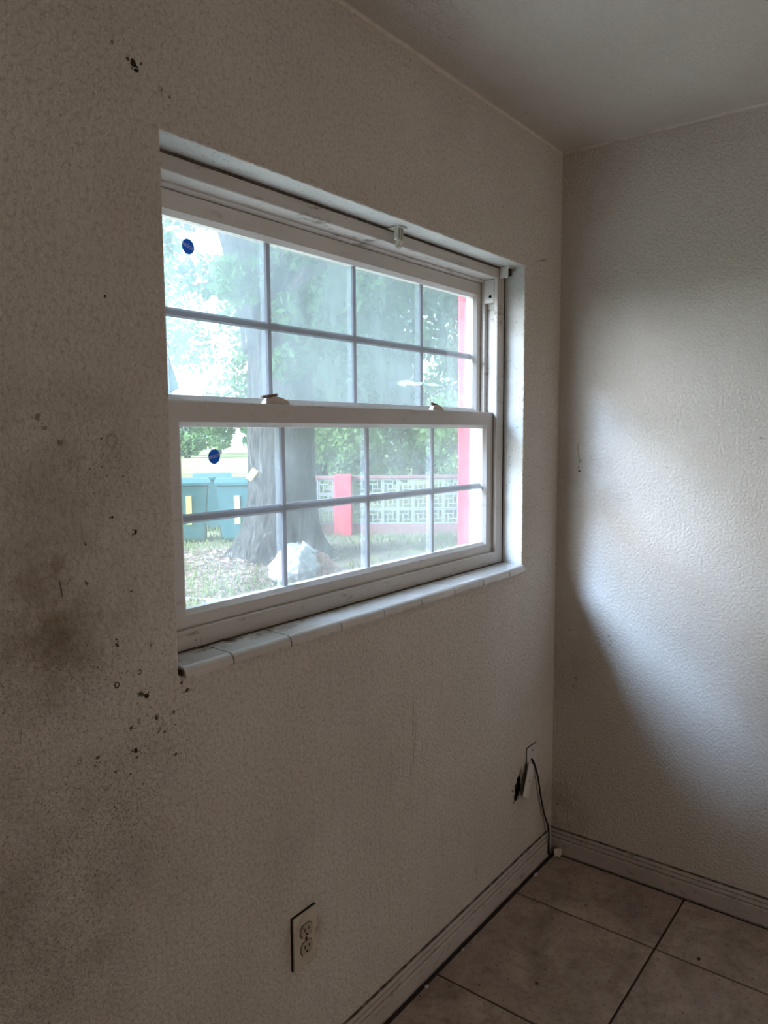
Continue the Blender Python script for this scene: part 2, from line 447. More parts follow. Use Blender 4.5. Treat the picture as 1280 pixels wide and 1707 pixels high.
marks(wf, 'y', front_spots, front_rings, front_bars, front_specks)
marks(wr_, 'x', right_spots, (), right_bars)
marks(cl_, 'z', (), (), ceil_bars)

# floor slab with recessed dark grout and one object per tile
t = NT('dark_grout')
M_grout = t.fin(t.mix(t.noise(40, 4), (.028, .020, .016), (.07, .052, .042)), .9)
bm = bmesh.new(); box(bm, XL - .15, .15, YB - .15, .0, -.15, -.0035)
floor = tag(obj('floor', bm, M_grout), 'dirty brown ceramic tile floor with dark grout lines', 'floor', kind='structure')
def tile_mat():
    t = NT('mottled_brown_tile')
    oi = t.n('ShaderNodeObjectInfo').outputs['Random']
    off = t.n('ShaderNodeCombineXYZ', {0: t.math('MULTIPLY', oi, 37.0), 1: t.math('MULTIPLY', oi, 91.0), 2: 0.0}).outputs[0]
    v = t.n('ShaderNodeVectorMath', {0: t.P(), 1: off}, operation='ADD').outputs[0]
    a = t.rng(t.noise(5.5, 6, .68, vec=v, dist=.6), .33, .66)
    b = t.rng(t.noise(26.0, 5, .7, vec=v), .36, .66)
    c = t.rng(t.noise(2.4, 3, .6, vec=v), .42, .62)
    col = t.mix(a, (.175, .122, .083), (.50, .39, .31))
    col = t.mix(t.math('MULTIPLY', b, .55), col, (.54, .445, .37))
    col = t.mix(t.rng(t.noise(60.0, 4, .7, vec=v), .52, .66, 0, .5), col, (.15, .105, .075))
    col = t.mix(t.math('MULTIPLY', c, .40), col, (.30, .215, .195))
    sp = t.rng(t.noise(75.0, 2, .5, vec=v), .68, .72)
    col = t.mix(t.math('MULTIPLY', sp, .75), col, (.05, .035, .025))
    return t.fin(col, .52, t.bump(t.noise(30, 4, .6, vec=v), .25, .002), spec=.35)
M_tile = tile_mat()
tile_meshes = {}
def tile_mesh(w, d):
    k = (round(w, 3), round(d, 3))
    if k not in tile_meshes:
        b = bmesh.new(); box(b, -w / 2, w / 2, -d / 2, d / 2, -.010, 0, .0015)
        me = bpy.data.meshes.new('tile'); bmesh.ops.recalc_face_normals(b, faces=b.faces); b.to_mesh(me); b.free(); me.materials.append(M_tile)
        tile_meshes[k] = me
    return tile_meshes[k]
T, G = .4745, .0065
xe = [-.013] + [-.309 - T * k for k in range(0, 10) if -.309 - T * k > XL] + [XL]
ye = [-.021] + [-.4755 - T * k for k in range(0, 8) if -.4755 - T * k > YB] + [YB]
for i in range(len(xe) - 1):
    for j in range(len(ye) - 1):
        w = xe[i] - xe[i + 1] - G; d = ye[j] - ye[j + 1] - G
        if w < .05 or d < .05: continue
        o = obj('tile', tile_mesh(w, d), None, floor)
        o.location = ((xe[i] + xe[i + 1]) / 2, (ye[j] + ye[j + 1]) / 2, 0.0)

# baseboards
def base_mat():
    t = NT('dirty_white_baseboard')
    sx = t.n('ShaderNodeSeparateXYZ', {0: t.P()}).outputs
    col = t.mix(t.rng(t.noise(4.0, 4), .3, .7), (.40, .35, .315), (.50, .45, .41))
    n = t.rng(t.noise(30.0, 5, .7), .30, .70)
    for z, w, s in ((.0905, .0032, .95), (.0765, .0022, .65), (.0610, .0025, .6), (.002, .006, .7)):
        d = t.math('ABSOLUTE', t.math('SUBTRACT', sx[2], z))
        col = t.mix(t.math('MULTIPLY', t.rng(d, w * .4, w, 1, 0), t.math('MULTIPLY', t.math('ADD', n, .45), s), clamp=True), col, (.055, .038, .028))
    m = t.rng(t.noise(1.0, 5, .72, vec=t.stretch((22, 22, 55))), .56, .72)
    col = t.mix(t.math('MULTIPLY', m, .75), col, (.14, .10, .075))
    return t.fin(col, .55, spec=.3)
M_base = base_mat()
prof = [(0, 0), (.013, 0), (.013, .052), (.0105, .059), (.0105, .064), (.008, .074), (.0085, .078), (.0045, .0905), (0, .0915)]
bm = bmesh.new(); prism(bm, [(-p, z + .001) for p, z in prof], 'x', XL, -.042, 40, lambda i, t, p, q: (p, q + (.0012 * mnoise.noise((t * 9, i, 0)) if i > 1 else 0)))
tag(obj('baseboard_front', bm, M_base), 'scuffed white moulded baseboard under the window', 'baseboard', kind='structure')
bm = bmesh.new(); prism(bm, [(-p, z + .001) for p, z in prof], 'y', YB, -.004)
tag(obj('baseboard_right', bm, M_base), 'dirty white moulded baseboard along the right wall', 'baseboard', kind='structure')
# painted caulk seams between walls and ceiling
def seam(axis, a0, a1):
    b = bmesh.new(); r = .007
    pts = [(0, H)] + [(-r * (1 - math.sin(k * math.pi / 8)), H - r * (1 - math.cos(k * math.pi / 8))) for k in range(5)]
    prism(b, pts, axis, a0, a1, 60, lambda i, t, p, q: (p * (1 + .35 * mnoise.noise((t * 14, 3, 0))), H - (H - q) * (1 + .35 * mnoise.noise((t * 11, 9, 0)))))
    return b
tag(obj('trim_1', seam('x', XL, -.004), M_sealant), 'thin painted seam where window wall meets the ceiling', 'trim', kind='structure')
tag(obj('trim_2', seam('y', YB, -.004), M_sealant), 'thin painted seam where right wall meets the ceiling', 'trim', kind='structure')

# ---------------------------------------------------------------- WINDOW
win = tag(empty('window_1', (0, 0, 0)), 'white single-hung window with divided fogged panes in a deep reveal', 'window', kind='structure')
FX0, FX1, FZ0, FZ1 = OX0 + .002, OX1 - .002, 1.090, 2.0285
# frame: flange, stepped jamb channel, outer body
bm = bmesh.new()
Ifl = (FX0 + .043, FX1 - .043, 1.134, 1.998)
ring(bm, [(FX0, FX1, FZ0, FZ1, .180), (FX0, FX1, FZ0, FZ1, .074), (FX0 + .002, FX1 - .002, FZ0 + .002, FZ1 - .002, .072),
          (Ifl[0] - .002, Ifl[1] + .002, Ifl[2] - .002, Ifl[3] + .002, .072), (Ifl[0], Ifl[1], Ifl[2], Ifl[3], .074), (Ifl[0], Ifl[1], Ifl[2], Ifl[3], .084),
          (Ifl[0] - .018, Ifl[1] + .018, 1.128, 1.998, .084), (Ifl[0] - .018, Ifl[1] + .018, 1.128, 1.998, .120),
          (Ifl[0] - .001, Ifl[1] + .001, 1.128, 1.994, .120), (Ifl[0] - .001, Ifl[1] + .001, 1.128, 1.990, .131),
          (Ifl[0] - .016, Ifl[1] + .016, 1.122, 1.990, .131), (Ifl[0] - .016, Ifl[1] + .016, 1.112, 1.990, .180)])
obj('window_frame', bm, M_vinyl_low, win)
# jamb covers at the top of each track with a small screw hole
for s, xa in ((1, Ifl[1]), (-1, Ifl[0])):
    bm = bmesh.new(); box(bm, xa - .001 if s > 0 else xa - .017, xa + .017 if s > 0 else xa + .001, .0855, .1195, 1.925, 1.9965, .0015)
    c = obj('jamb_cover', bm, M_vinyl, win)
    bm = bmesh.new(); bmesh.ops.create_cone(bm, cap_ends=True, segments=12, radius1=.005, radius2=.005, depth=.002, matrix=Matrix.Translation((xa - s * .0015, .098, 1.944)) @ Matrix.Rotation(math.pi / 2, 4, 'Y'))
    obj('screw_hole', bm, M_hole, c)
def sash(name, O, I, y0, y1, mat_frame, mat_pane, xs, zc, ygl, bead=.008):
    b = bmesh.new()
    S = lambda r, d: (r[0] + d, r[1] - d, r[2] + d, r[3] - d)
    e = .002
    yg = ygl
    ring(b, [(*O, y1), (*O, y0 + e), (*S(O, e), y0), (*S(I, -e), y0), (*I, y0 + e), (*S(I, bead), yg - .002), (*S(I, bead), yg + .016), (*I, y1)])
    s = obj(name, b, mat_frame, win)
    G_ = S(I, bead - .001)
    # inner sheet
    obj('inner_pane', bxm(G_[0], G_[1], yg - .0015, yg, G_[2], G_[3]), M_pane_in, s)
    w = .0095
    def bar(p0, p1, vert):
        bb = bmesh.new()
        pr = [(-w, .006), (-w * .55, .003), (w * .55, .003), (w, .006), (w * .55, .0095), (-w * .55, .0095)]
        if vert:
            rows = [[bb.verts.new((p0 + a, yg + d, z)) for a, d in pr] for z in p1]
        else:
            rows = [[bb.verts.new((x, yg + d, p0 + a)) for a, d in pr] for x in p1]
        for k in range(6):
            bb.faces.new((rows[0][k], rows[0][(k + 1) % 6], rows[1][(k + 1) % 6], rows[1][k]))
        bb.faces.new(rows[0]); bb.faces.new(rows[1])
        return obj('muntin', bb, M_bar, s)
    for x in xs: bar(x, (G_[2], G_[3]), True)
    e_ = [G_[0]] + list(xs) + [G_[1]]
    for k in range(4):
        bar(zc, (e_[k] + (w * .5 if k else 0), e_[k + 1] - (w * .5 if k < 3 else 0)), False)
    zz = [G_[2], zc, G_[3]]
    for k in range(4):
        for j in range(2):
            obj('pane', bxm(e_[k], e_[k + 1], yg + .012, yg + .0135, zz[j], zz[j + 1]), mat_pane, s)
    return s
lower = sash('lower_sash', (Ifl[0] - .012, Ifl[1] + .012, 1.1285, 1.582), (-1.519, -.342, 1.161, 1.539), .086, .1175, M_vinyl, M_pane_lo, (-1.2265, -.923, -.6225), 1.349, .098)
upper = sash('upper_sash', (Ifl[0] - .011, Ifl[1] + .011, 1.545, 1.9895), (-1.533, -.326, 1.588, 1.950), .134, .1705, M_vinyl, M_pane_up, (-1.215, -.912, -.609), 1.759, .146)
# white streaks on the upper glass
for pts_ in ([(-.735, 1.655), (-.715, 1.664), (-.68, 1.667), (-.65, 1.662), (-.612, 1.664), (-.618, 1.656), (-.655, 1.652), (-.69, 1.655), (-.70, 1.648), (-.725, 1.650)], [(-.600, 1.662), (-.555, 1.664), (-.505, 1.659), (-.55, 1.656), (-.598, 1.657)]):
    b = bmesh.new(); f0 = [b.verts.new((x, .1430, z)) for x, z in pts_]; f1 = [b.verts.new((x, .1438, z)) for x, z in pts_]
    b.faces.new(f0); b.faces.new(list(reversed(f1)))
    for k in range(len(pts_)): b.faces.new((f0[k], f1[k], f1[(k + 1) % len(pts_)], f0[(k + 1) % len(pts_)]))
    obj('white_streak', b, film('white_streak_film', (.80, .86, .90), .7), upper)
# sash locks standing on the meeting rail
def sash_lock(x, sx, ang):
    b = bmesh.new()
    n = 12
    lo = [(-.036 * sx, 0), (-.034 * sx, .006)] + [(-.034 * sx + .070 * sx * k / n, .006 + .010 * math.sin(math.pi * (k / n) ** .8)) for k in range(1, n)] + [(.036 * sx, .004), (.036 * sx, 0)]
    prism(b, [(.090, 0), (.112, 0), (.112, .001), (.090, .001)], 'x', -.038 * sx, .038 * sx)
    f0 = [b.verts.new((p, .094, q)) for p, q in lo]; f1 = [b.verts.new((p, .108, q)) for p, q in lo]
    b.faces.new(f0); b.faces.new(list(reversed(f1)))
    for k in range(len(lo)): b.faces.new((f0[k], f1[k], f1[(k + 1) % len(lo)], f0[(k + 1) % len(lo)]))
    l = obj('sash_lock', b, M_lock, lower); l.location = (x, 0, 1.5825)
    b = bmesh.new()
    m = Matrix.Translation((-.020 * sx, .101, .017)) @ Matrix.Rotation(ang, 4, 'Y')
    bmesh.ops.create_cube(b, size=1, matrix=m @ Matrix.Diagonal((.048 * sx, .012, .006, 1)))
    bmesh.ops.bevel(b, geom=b.edges[:], offset=.002, segments=2, affect='EDGES')
    obj('lever', b, M_lever, l)
M_lock = plain('beige_lock_metal', (.55, .47, .40), .4, .1)
M_lever = plain('dull_brown_lever', (.20, .15, .12), .4, .1)
sash_lock(-1.247, 1.0, math.radians(-8)); sash_lock(-.606, .75, math.radians(10))
# mildewed caulk between frame and plaster
def wob(bm, amp=.0012):
    for v in bm.verts: v.co += Vector((mnoise.noise(v.co * 40), 0, mnoise.noise(v.co * 40 + Vector((5, 5, 5))))) * amp
for args in ((OX0 + .001, OX1 - .001, .0705, .0735, 2.0282, 2.0328), (OX0 + .001, OX1 - .001, .066, .0745, 1.0895, 1.0962), (OX1 - .0016, OX1 - .0003, .0705, .0735, 1.0955, 2.0265)):
    b = bmesh.new(); box(b, *args)
    bmesh.ops.subdivide_edges(b, edges=[e for e in b.edges if e.calc_length() > .5], cuts=60)
    wob(b, .0010)
    obj('caulk_line', b, M_seal, win)

# tiled sill: bullnose tiles, one object each
def sill_mat():
    t = NT('glazed_sill_tile')
    sx = t.n('ShaderNodeSeparateXYZ', {0: t.P()}).outputs
    col = t.mix(t.rng(t.noise(9, 3), .3, .7), (.50, .465, .425), (.60, .565, .525))
    back = t.rng(sx[1], .012, .062)
    n = t.rng(t.noise(38.0, 6, .75, vec=t.stretch((.5, 1, 1))), .50, .60)
    left = t.rng(sx[0], -1.0, -1.5, .35, 1.0)
    col = t.mix(t.math('MULTIPLY', t.math('MULTIPLY', n, back), left), col, (.075, .052, .032))
    edge = t.rng(sx[2], 1.0745, 1.0715)
    col = t.mix(t.math('MULTIPLY', edge, t.rng(t.noise(60, 5, .7), .45, .70, 0, .7)), col, (.14, .10, .075))
    return t.fin(col, .16, spec=.55)
M_sill = sill_mat()
M_sgrout = plain('sill_grout', (.07, .05, .04), .9, .3, 60)
b = bmesh.new(); box(b, OX0 + .001, OX1 - .001, -.008, .0715, 1.0772, 1.0868)
sill = tag(obj('trim_3', b, M_sgrout), 'row of white bullnose tiles forming the grimy window sill', 'trim', kind='structure')
r_ = .015
sp_ = [(.0715, 1.0780), (.0715, 1.0945)] + [(-.001 - r_ * math.sin(a), 1.0925 - r_ + r_ * math.cos(a)) for a in [k * math.pi / 10 for k in range(6)]] + [(-.016, 1.0700), (-.0008, 1.0690), (-.0008, 1.0780)]
joints = [OX0 + .002, -1.487, -1.329, -1.167, -1.007, -.847, -.687, -.527, -.367, OX1 - .002]
for k in range(len(joints) - 1):
    def jit(i, t, p, q, k=k):
        if i in (8, 9):
            amp = .006 if k < 1 else .0035
            return p, q + amp * max(0, mnoise.noise((t * 45, 1.7, 0))) + .001 * mnoise.noise((t * 160, 4, 0)) + (.004 if (k == 0 and t < -1.585) else 0)
        return p, q
    b = bmesh.new(); prism(b, sp_, 'x', joints[k] + .0016, joints[k + 1] - .0016, 24, jit)
    o = obj('tile', b, M_sill, sill)

# ---------------------------------------------------------------- things fixed in the room
M_ivory = plain('ivory_plastic', (.50, .45, .36), .45, .12, 25, dirt=(40, .55, .6, (.12, .085, .05)))
M_ivory2 = plain('ivory_receptacle', (.40, .34, .27), .4, .15, 60, dirt=(60, .5, .7, (.08, .055, .035)))
M_white = plain('white_plate_plastic', (.68, .66, .61), .4, .06)
M_painted = plain('painted_over_plate', (.54, .50, .47), .7, .08, 30)
ot = tag(empty('wall_outlet', (-1.2937, 0, .3906)), 'ivory duplex outlet low on the wall below the window', 'outlet')
hw, hh = .0382, .0624
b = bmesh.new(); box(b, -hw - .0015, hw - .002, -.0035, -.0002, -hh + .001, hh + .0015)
obj('painted_gap_shadow', b, M_hole, ot)  # black box drawn as the shadow line along the plate's edges
b = bmesh.new(); box(b, -hw, hw, -.0085, -.0030, -hh, hh, .0018)
pl = obj('cover_plate', b, M_ivory, ot)
for sgn in (1, -1):
    b = bmesh.new(); n = 28; pts = []
    for k in range(n):
        a = 2 * math.pi * k / n
        pts.append((.0178 * math.cos(a), max(-.0142, min(.0142, .0178 * math.sin(a)))))
    f0 = [b.verts.new((p, -.0112, sgn * .0205 + q)) for p, q in pts]; f1 = [b.verts.new((p * 1.06, -.0080, sgn * .0205 + q * 1.06)) for p, q in pts]
    b.faces.new(f0)
    for k in range(n): b.faces.new((f0[k], f1[k], f1[(k + 1) % n], f0[(k + 1) % n]))
    rc = obj('receptacle', b, M_ivory2, ot)
    b = bmesh.new(); ring(b, [tuple([-.0205, .0205, sgn * .0205 - .0170, sgn * .0205 + .0170, -.0086]), (-.0205, .0205, sgn * .0205 - .0170, sgn * .0205 + .0170, -.0080), (-.0185, .0185, sgn * .0205 - .0150, sgn * .0205 + .0150, -.0080), (-.0185, .0185, sgn * .0205 - .0150, sgn * .0205 + .0150, -.0086)])
    b.free()
    b = bmesh.new(); N = 28
    ro = [(.0200 * math.cos(2 * math.pi * k / N), max(-.0160, min(.0160, .0200 * math.sin(2 * math.pi * k / N)))) for k in range(N)]
    va = [b.verts.new((p, -.00875, sgn * .0205 + q)) for p, q in ro]; vb = [b.verts.new((p * .93, -.00875, sgn * .0205 + q * .93)) for p, q in ro]
    vc = [b.verts.new((p, -.0082, sgn * .0205 + q)) for p, q in ro]
    for k in range(N):
        b.faces.new((va[k], va[(k + 1) % N], vb[(k + 1) % N], vb[k])); b.faces.new((va[k], vc[k], vc[(k + 1) % N], va[(k + 1) % N]))
    obj('dirt_rim', b, M_grime_shade, rc)
    for dx, h_ in ((-.0065, .0042), (.0065, .0034)):
        obj('slot', bxm(dx - .0012, dx + .0012, -.0116, -.0108, sgn * .0205 + .003 - h_, sgn * .0205 + .003 + h_), M_hole, rc)
    b = bmesh.new(); disc(b, (0, -.0116, sgn * .0205 - .0085), .0027, 12, t=.001)
    obj('ground_hole', b, M_hole, rc)
b = bmesh.new(); disc(b, (0, -.0098, 0), .0035, 14, t=.0015)
obj('screw', b, M_grime_shade, ot)

# painted blank plate near the corner
bp = tag(empty('blank_plate', (-.172, 0, .397)), 'wall-coloured blank cover plate near the corner above the cable', 'wall plate')
b = bmesh.new(); box(b, -.038, .0355, -.0022, -.0002, -.058, .0595); obj('painted_gap_shadow', b, M_grime_shade, bp)  # dark box drawn as the shadow line round the blank plate
b = bmesh.new(); box(b, -.0365, .0365, -.0055, -.002, -.058, .058, .0012); obj('plate', b, M_painted, bp)
for z in (.042, -.042):
    b = bmesh.new(); disc(b, (0, -.0063, z), .003, 12, t=.001); obj('screw', b, M_grime_shade, bp)

# loose white plate swung out from the wall
hp = tag(empty('cable_plate', (-.2180, -.020, .4120)), 'loose white cable plate hanging crooked off the wall near the corner', 'wall plate')
A = Vector((0, 0, 0)); ev = Vector((-.0500, -.004, -.0960)).normalized(); ew = Vector((.0520, .012, -.0340)); ew = (ew - ev * ew.dot(ev)).normalized(); en = ew.cross(ev).normalized()
if en.dot(CAM - Vector((-.22, 0, .4))) < 0: en = -en
def plate_pt(a, c, d): return ev * a + ew * c + en * d
b = bmesh.new()
Lh, Lw = .110, .066
g = [[b.verts.new(plate_pt(a, c, d)) for a, c in ((0, 0), (Lh, 0), (Lh, Lw), (0, Lw))] for d in (-.004, 0)]
g2 = [b.verts.new(plate_pt(a, c, .0018)) for a, c in ((.003, .003), (Lh - .003, .003), (Lh - .003, Lw - .003), (.003, Lw - .003))]
b.faces.new(g[0])
for lo_, hi_ in ((g[0], g[1]), (g[1], g2)):
    for k in range(4): b.faces.new((lo_[k], lo_[(k + 1) % 4], hi_[(k + 1) % 4], hi_[k]))
b.faces.new(g2)
obj('plate', b, M_white, hp)
b = bmesh.new()
cc = [plate_pt(Lh * .5 + .0052 * math.cos(2 * math.pi * k / 14), Lw * .52 + .0052 * math.sin(2 * math.pi * k / 14), .0020) for k in range(14)]
dd = [p - en * .004 for p in cc]
v0 = [b.verts.new(p) for p in cc]; v1 = [b.verts.new(p) for p in dd]
b.faces.new(v0)
for k in range(14): b.faces.new((v0[k], v0[(k + 1) % 14], v1[(k + 1) % 14], v1[k]))
obj('cable_hole', b, M_hole, hp)

# cables
M_black = plain('black_cable', (.012, .011, .011), .5, .2)
M_wcable = plain('grey_white_cable', (.42, .40, .37), .6, .1)
def smooth_path(pts, n=8):
    out = []
    P_ = [Vector(p) for p in pts]
    for i in range(len(P_) - 1):
        p0, p1, p2, p3 = P_[max(i - 1, 0)], P_[i], P_[i + 1], P_[min(i + 2, len(P_) - 1)]
        for k in range(n):
            t = k / n
            out.append(.5 * ((2 * p1) + (p2 - p0) * t + (2 * p0 - 5 * p1 + 4 * p2 - p3) * t * t + (3 * p1 - p0 - 3 * p2 + p3) * t ** 3))
    out.append(P_[-1]); return out
b = bmesh.new(); tube(b, smooth_path([(-.181, -.0065, .412), (-.172, -.012, .395), (-.142, -.013, .334), (-.117, -.012, .258), (-.086, -.012, .179), (-.064, -.012, .138), (-.0585, -.0175, .110), (-.0565, -.0185, .06), (-.055, -.0185, .012)]), .0033, 8)
tag(obj('black_cable', b, M_black, smooth=True), 'thin black cable running down the corner to the floor', 'cable')
b = bmesh.new(); tube(b, smooth_path([(-.030, -.007, .105), (-.030, -.009, .07), (-.031, -.011, .03), (-.033, -.016, .007)]), .005, 8)
tag(obj('white_cable', b, M_wcable, smooth=True), 'short grey-white cable stub between the two baseboards', 'cable')

# blind brackets left in the head of the reveal
M_brkt = plain('yellowed_bracket_plastic', (.52, .50, .43), .45, .12, 40)
bb_ = tag(empty('blind_bracket', (-.862, .050, 2.033)), 'small plastic blind clip hanging above the middle of the window', 'bracket')
b = bmesh.new(); box(b, -.016, .016, -.020, .020, -.004, -.0003, .001); obj('base', b, M_brkt, bb_)
for dx in (-.010, 0.0, .010):
    b = bmesh.new(); box(b, dx - .0022, dx + .0022, -.012, .0, -.033, -.0035, .0008); obj('prong', b, M_brkt, bb_)
b = bmesh.new(); prism(b, [(-.012, -.032), (.0, -.032), (.004, -.046), (-.002, -.052), (-.006, -.048), (-.003, -.043), (-.012, -.037)], 'x', -.003, .012); obj('hook', b, M_brkt, bb_)
b2_ = tag(empty('blind_bracket', (-.2790, .052, 2.033)), 'small grubby blind bracket in the upper right corner of the window', 'bracket')
b = bmesh.new(); box(b, -.016, .018, -.016, .0185, -.005, -.0005, .001); obj('base', b, M_brkt, b2_)
b = bmesh.new(); box(b, -.016, -.010, -.010, .0185, -.034, -.0045, .001); obj('side_plate', b, M_brkt, b2_)
b = bmesh.new(); box(b, .004, .018, -.006, .012, -.026, -.0045, .001); obj('end_stop', b, M_grime_shade, b2_)

# stickers on the glass with printed lettering
M_blue = film('blue_sticker_film', (.05, .19, .48), .45)
M_print = film('white_print', (.80, .82, .85), .35)
def text_mesh(s, size):
    cu = bpy.data.curves.new('lettering', 'FONT'); cu.body = s; cu.size = size; cu.align_x = 'CENTER'; cu.align_y = 'CENTER'; cu.extrude = .00015; cu.offset = size * .012
    o = bpy.data.objects.new('lettering', cu); COL.objects.link(o)
    dg = bpy.context.evaluated_depsgraph_get()
    me = bpy.data.meshes.new_from_object(o.evaluated_get(dg))
    bpy.data.objects.remove(o); bpy.data.curves.remove(cu)
    me.materials.clear()
    return me
def sticker(x, y, z, r, tilt, label, torn):
    e = tag(empty('sticker', (x, y, z)), label, 'sticker', 'blue stickers on the window glass')
    b = bmesh.new(); n = 40
    rim = []
    for k in range(n):
        a = 2 * math.pi * k / n
        rr = r
        if torn and 1.0 < a < 2.3: rr = r * (.95 + .16 * (k % 2) - .05 * ((k // 2) % 2))
        rim.append((rr * math.cos(a), rr * math.sin(a)))
    f = [b.verts.new((p, -.0004, q)) for p, q in rim]; g_ = [b.verts.new((p, 0, q)) for p, q in rim]
    b.faces.new(f); b.faces.new(list(reversed(g_)))
    for k in range(n): b.faces.new((f[k], g_[k], g_[(k + 1) % n], f[(k + 1) % n]))
    obj('disc', b, M_blue, e)
    t_ = obj('lettering', text_mesh('ARGON', r * .60), M_print, e)
    t_.location = (0, -.0007, 0); t_.rotation_euler = (math.pi / 2, math.radians(tilt), 0)
sticker(-1.4396, .1443, 1.892, .0150, 18, 'round blue sticker with white letters on the upper left pane', False)
sticker(-1.4284, .0963, 1.4712, .0150, -12, 'torn-edged blue sticker with white letters on the lower left pane', True)
# clear plastic flap at the left edge of the upper sash
M_flap = film('milky_plastic', (.70, .78, .82), .7)
b = bmesh.new()
fl = [(-1.498, 1.668), (-1.4755, 1.610), (-1.496, 1.600)]
f0 = [b.verts.new((x, .1405, z)) for x, z in fl]; f1 = [b.verts.new((x, .1415, z)) for x, z in fl]
b.faces.new(f0); b.faces.new(list(reversed(f1)))
for k in range(3): b.faces.new((f0[k], f1[k], f1[(k + 1) % 3], f0[(k + 1) % 3]))
tag(obj('plastic_flap', b, M_flap), 'small pale plastic corner stuck at the left edge of the window', 'plastic scrap')

# crumbs on the floor
M_chip = plain('plaster_crumb', (.55, .50, .43), .8, .2, 60)
M_dark = plain('dark_crumb', (.06, .04, .03), .8, .2)
def crumb(name, loc, s, mat, label, cat, seed, flat=.5):
    b = bmesh.new(); bmesh.ops.create_icosphere(b, subdivisions=2, radius=1)
    for v in b.verts:
        k = 1 + .55 * mnoise.noise(v.co * 1.6 + Vector((seed, 0, 0))) + .45 * mnoise.noise(v.co * 4.0 + Vector((0, seed, 0)))
        v.co = Vector((v.co.x * s[0], v.co.y * s[1], v.co.z * s[2])) * k
    mz = min(v.co.z for v in b.verts)
    for v in b.verts: v.co.z -= mz
    o = tag(obj(name, b, mat), label, cat); o.location = loc
crumb('plaster_chunk', (-.032, -.040, .0003), (.017, .014, .016), M_chip, 'crumpled pale scrap on the floor in the corner', 'debris', 2.2)
crumb('paint_chip', (-.1813, -.029, .0002), (.014, .005, .002), M_chip, 'long pale paint chip against the baseboard near the corner', 'debris', 4.1)
crumb('paint_chip', (-.655, -.0285, .0002), (.006, .004, .002), M_chip, 'small pale chip against the baseboard in mid view', 'debris', 6.3)
crumb('paint_chip', (-.845, -.0285, .0002), (.006, .005, .003), M_chip, 'pale chip against the baseboard nearest the outlet', 'debris', 8.8)
crumb('dirt_crumb', (-.2803, -.5931, .0002), (.006, .004, .003), M_dark, 'dark crumb alone on the right-hand floor tile', 'debris', 1.3)
crumb('dirt_crumb', (-.6493, -.2639, .0002), (.004, .004, .002), M_dark, 'tiny dark crumb in the middle of the large floor tile', 'debris', 3.3)

# ---------------------------------------------------------------- OUTSIDE
GZ = -.20
def at(az, d, z=GZ):
    a = math.radians(az)
    return Vector((CAM.x + d * math.cos(a), CAM.y + d * math.sin(a), z))
OAK = at(45.3, 10.6)
def lawn_mat():
    t = NT('patchy_lawn')
    g = t.mix(t.rng(t.noise(.8, 5, .6), .35, .65), (.17, .195, .08), (.28, .29, .12))
    g = t.mix(t.rng(t.noise(18, 4, .6), .45, .7, 0, .6), g, (.38, .36, .16))
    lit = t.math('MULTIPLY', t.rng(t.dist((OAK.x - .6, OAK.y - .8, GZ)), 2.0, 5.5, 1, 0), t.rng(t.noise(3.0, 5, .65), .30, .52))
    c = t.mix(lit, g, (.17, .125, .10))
    return t.fin(c, .95, t.bump(t.noise(25, 4), .6, .05), spec=.1)
M_lawn = lawn_mat()
b = bmesh.new()
bmesh.ops.create_grid(b, x_segments=60, y_segments=60, size=70, matrix=Matrix.Translation((25, 70.2 + .3, GZ)))
for v in b.verts: v.co.z += .03 * mnoise.noise(v.co * .5)
tag(obj('lawn', b, M_lawn), 'patchy green lawn outside the window', 'lawn', kind='structure')
b = bmesh.new(); box(b, XL - 1, 3.2, TH + .002, 3.4, GZ - .1, GZ + .06, .01)  # unseen slab added to bounce warm light up to the ceiling
tag(obj('bounce_slab', b, plain('warm_bounce_tone', (.78, .71, .58), .9, .08, 3)), 'added pale slab under the window that bounces light indoors', 'bounce slab', kind='structure')
b = bmesh.new(); box(b, XL - 1, 9, TH + .002, .55, H + .02, H + .12); box(b, XL - 1, 9, .53, .56, H - .04, H + .12)
tag(obj('roof_eave', b, M_vinyl), 'white soffit and fascia over the window outside', 'eave', kind='structure')

def quads_mesh(name, V, mat):
    """V: (n,4,3) array of quads"""
    n = len(V)
    me = bpy.data.meshes.new(name)
    me.vertices.add(n * 4); me.vertices.foreach_set('co', np.ascontiguousarray(V, dtype=np.float32).ravel())
    me.loops.add(n * 4); me.loops.foreach_set('vertex_index', np.arange(n * 4, dtype=np.int32))
    me.polygons.add(n); me.polygons.foreach_set('loop_start', np.arange(0, n * 4, 4, dtype=np.int32)); me.polygons.foreach_set('loop_total', np.full(n, 4, dtype=np.int32))
    me.update(); me.validate(); me.materials.append(mat)
    return me
def leaf_quads(C, size, aspect=.5):
    n = len(C)
    d = rng.normal(size=(n, 3)); d /= np.linalg.norm(d, axis=1)[:, None]
    e = np.cross(d, rng.normal(size=(n, 3))); e /= np.linalg.norm(e, axis=1)[:, None]
    s = size * rng.uniform(.6, 1.4, size=(n, 1))
    a, c = d * s * .5, e * s * .5 * aspect
    return np.stack([C - a, C + c, C + a, C - c], axis=1)
def leaf_mat(name, c1, c2):
    t = NT(name)
    t.t.nodes.remove(t.b)
    col = t.mix(t.rng(t.noise(1.3, 4), .35, .65), c1, c2)
    col = t.mix(t.rng(t.noise(14.0, 2), .4, .7, 0, .5), col, tuple(min(1, x * 1.6) for x in c2))
    d = t.n('ShaderNodeBsdfDiffuse', {'Color': col}).outputs[0]
    l = t.n('ShaderNodeBsdfTranslucent', {'Color': col}).outputs[0]
    mx = t.n('ShaderNodeMixShader', {0: .45, 1: d, 2: l}).outputs[0]
    t.t.links.new(mx, t.out.inputs['Surface'])
    return t.m
